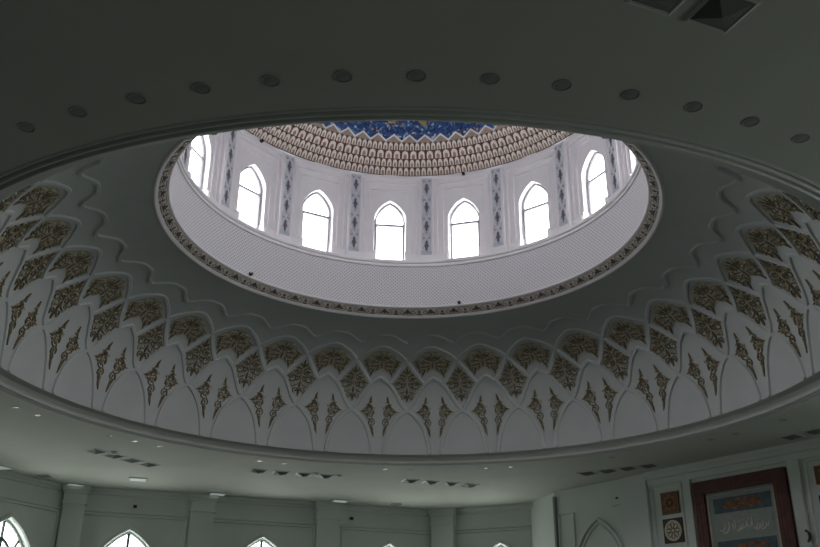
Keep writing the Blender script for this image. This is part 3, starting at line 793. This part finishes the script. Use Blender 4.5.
diffrow((-.064, 2.80), (-.064, 2.80), 1, 'single dark square diffuser close to the middle of the back wall%s', 'single diffusers by the wall')

def make_ceiling_panel():
    t = empty('ceiling_panel'); w, d = .30, .26
    q = MB(); q.box((-w, -d, -.03), (w, d, 0)); q.build('panel_frame', M['trimw'], t)
    q = MB(); q.box((-w+.04, -d+.04, -.036), (w-.04, d-.04, -.025)); q.build('glow_plate', M['panelglow'], t); return t  # slight glow put in for window light reflecting off the unlit panels
for (x, y, rz, lab) in [(-1.965, 2.25, R_(41), 'bright square ceiling panel in front of the leftmost pier'), (-1.537, 2.06, R_(19), 'faint square ceiling panel above the leftmost back wall window'),
                    (-1.165, 2.50, R_(19), 'bright square ceiling panel at the head of the second pier'), (-.42, 2.70, R_(19), 'faint square ceiling panel between the second and third back wall windows'), (-2.20, 1.76, R_(64), 'square ceiling panel at the far left edge beside the wall')]:
    o = inst('pl', make_ceiling_panel, S*x, S*y, Z(1), rz); tag(o, lab, 'ceiling light', 'square ceiling panels by the walls')
def make_detector():
    t = empty('smoke_detector')
    q = MB(); lathe(q, [(.11, 0), (.11, -.02), (.095, -.03)]); q.build('mounting_base', M['trimw'], t, smooth=True)
    q = MB(); lathe(q, [(.095, -.03), (.085, -.07), (.04, -.085), (.0005, -.088)]); q.build('dome_cover', M['zig'], t, smooth=True); return t
for x, y, lab in [(-1.470, 1.372, 'white dome smoke detector beside the leftmost diffuser of the far left row'), (-.495, 1.845, 'white dome smoke detector between the third and fourth diffusers left of centre'), (-.375, 1.900, 'white dome smoke detector at the right end of the diffuser row left of centre')]:
    o = inst('sd', make_detector, S*x, S*y, Z(1)-.001); tag(o, lab, 'smoke detector', 'smoke detectors near the diffusers')
def make_speaker():
    t = empty('speaker')
    q = MB(); q.box((-.065, -.05, -.055), (.065, 0, .055)); q.build('speaker_case', M['black'], t)
    q = MB(); k = 12; q.add([(.045*math.cos(2*PI*i/k), -.065, .045*math.sin(2*PI*i/k)) for i in range(k)]+[(.05*math.cos(2*PI*i/k), -.048, .05*math.sin(2*PI*i/k)) for i in range(k)], [tuple(range(k))]+[(i, (i+1) % k, k+(i+1) % k, k+i) for i in range(k)])
    q.build('speaker_cone', M['black'], t); return t
def sp(p, rz, lab): o = inst('sp', make_speaker, *p, rz); tag(o, lab, 'speaker', 'small black wall speakers'); return o
sp(FB(-.763*S, -.005, Z(.905)), R_(19), 'small black speaker on the wall frieze above the left arched window')
sp(FB(.60*S, -.005, Z(.915)), R_(19), 'small black speaker on the wall frieze left of the third pier')
o = sp(fq(qu(-.87), -.005, Z(.90)), math.atan2(QT.y, QT.x), 'tiny dark speaker on the prayer wall above the blind arch'); o.scale = (.55, .55, .55)
def spot(px_ang, r, z, lab):
    a = px_ang
    o = inst('spot', make_spot, *pol(r, a, z), -a); tag(o, lab, 'spotlight', 'small black spotlights in the drum')
def make_spot():
    t = empty('spotlight')
    q = MB(); lathe(q, [(.0005, .0), (.035, .0), (.042, .02), (.042, .08), (.03, .085), (.0005, .082)], 12)
    q.v = [(x, -z-.02, y) for x, y, z in q.v]; q.build('lamp_body', M['black'], t, smooth=True)
    q = MB(); q.box((-.04, -.03, -.035), (.04, .0, .05)); q.build('bracket', M['black'], t); return t
spot(R_(17.4), .944, 2.352, 'small black spotlight on the frieze just below the coloured niches, right of centre')
spot(R_(-50.0), .944, 2.352, 'small black spotlight on the frieze below the niches, at upper left')
spot(R_(15.8), .911, 1.622, 'small black spotlight at the bottom edge of the perforated band, right of centre')
spot(R_(-51.3), .911, 1.625, 'small black spotlight at the bottom edge of the perforated band, left side')

# ------------------------------------------------------------------ world and colour management
w = bpy.data.worlds.new('world'); sc.world = w; w.use_nodes = True
w.node_tree.nodes['Background'].inputs[0].default_value = (.8, .9, 1, 1); w.node_tree.nodes['Background'].inputs[1].default_value = 1.0
sc.view_settings.view_transform = 'Standard'; sc.view_settings.look = 'None'; sc.view_settings.gamma = 1; sc.view_settings.use_curve_mapping = False
sc.view_settings.exposure = 0.0
sc.cycles.max_bounces = 10; sc.cycles.diffuse_bounces = 6; sc.cycles.use_denoising = True
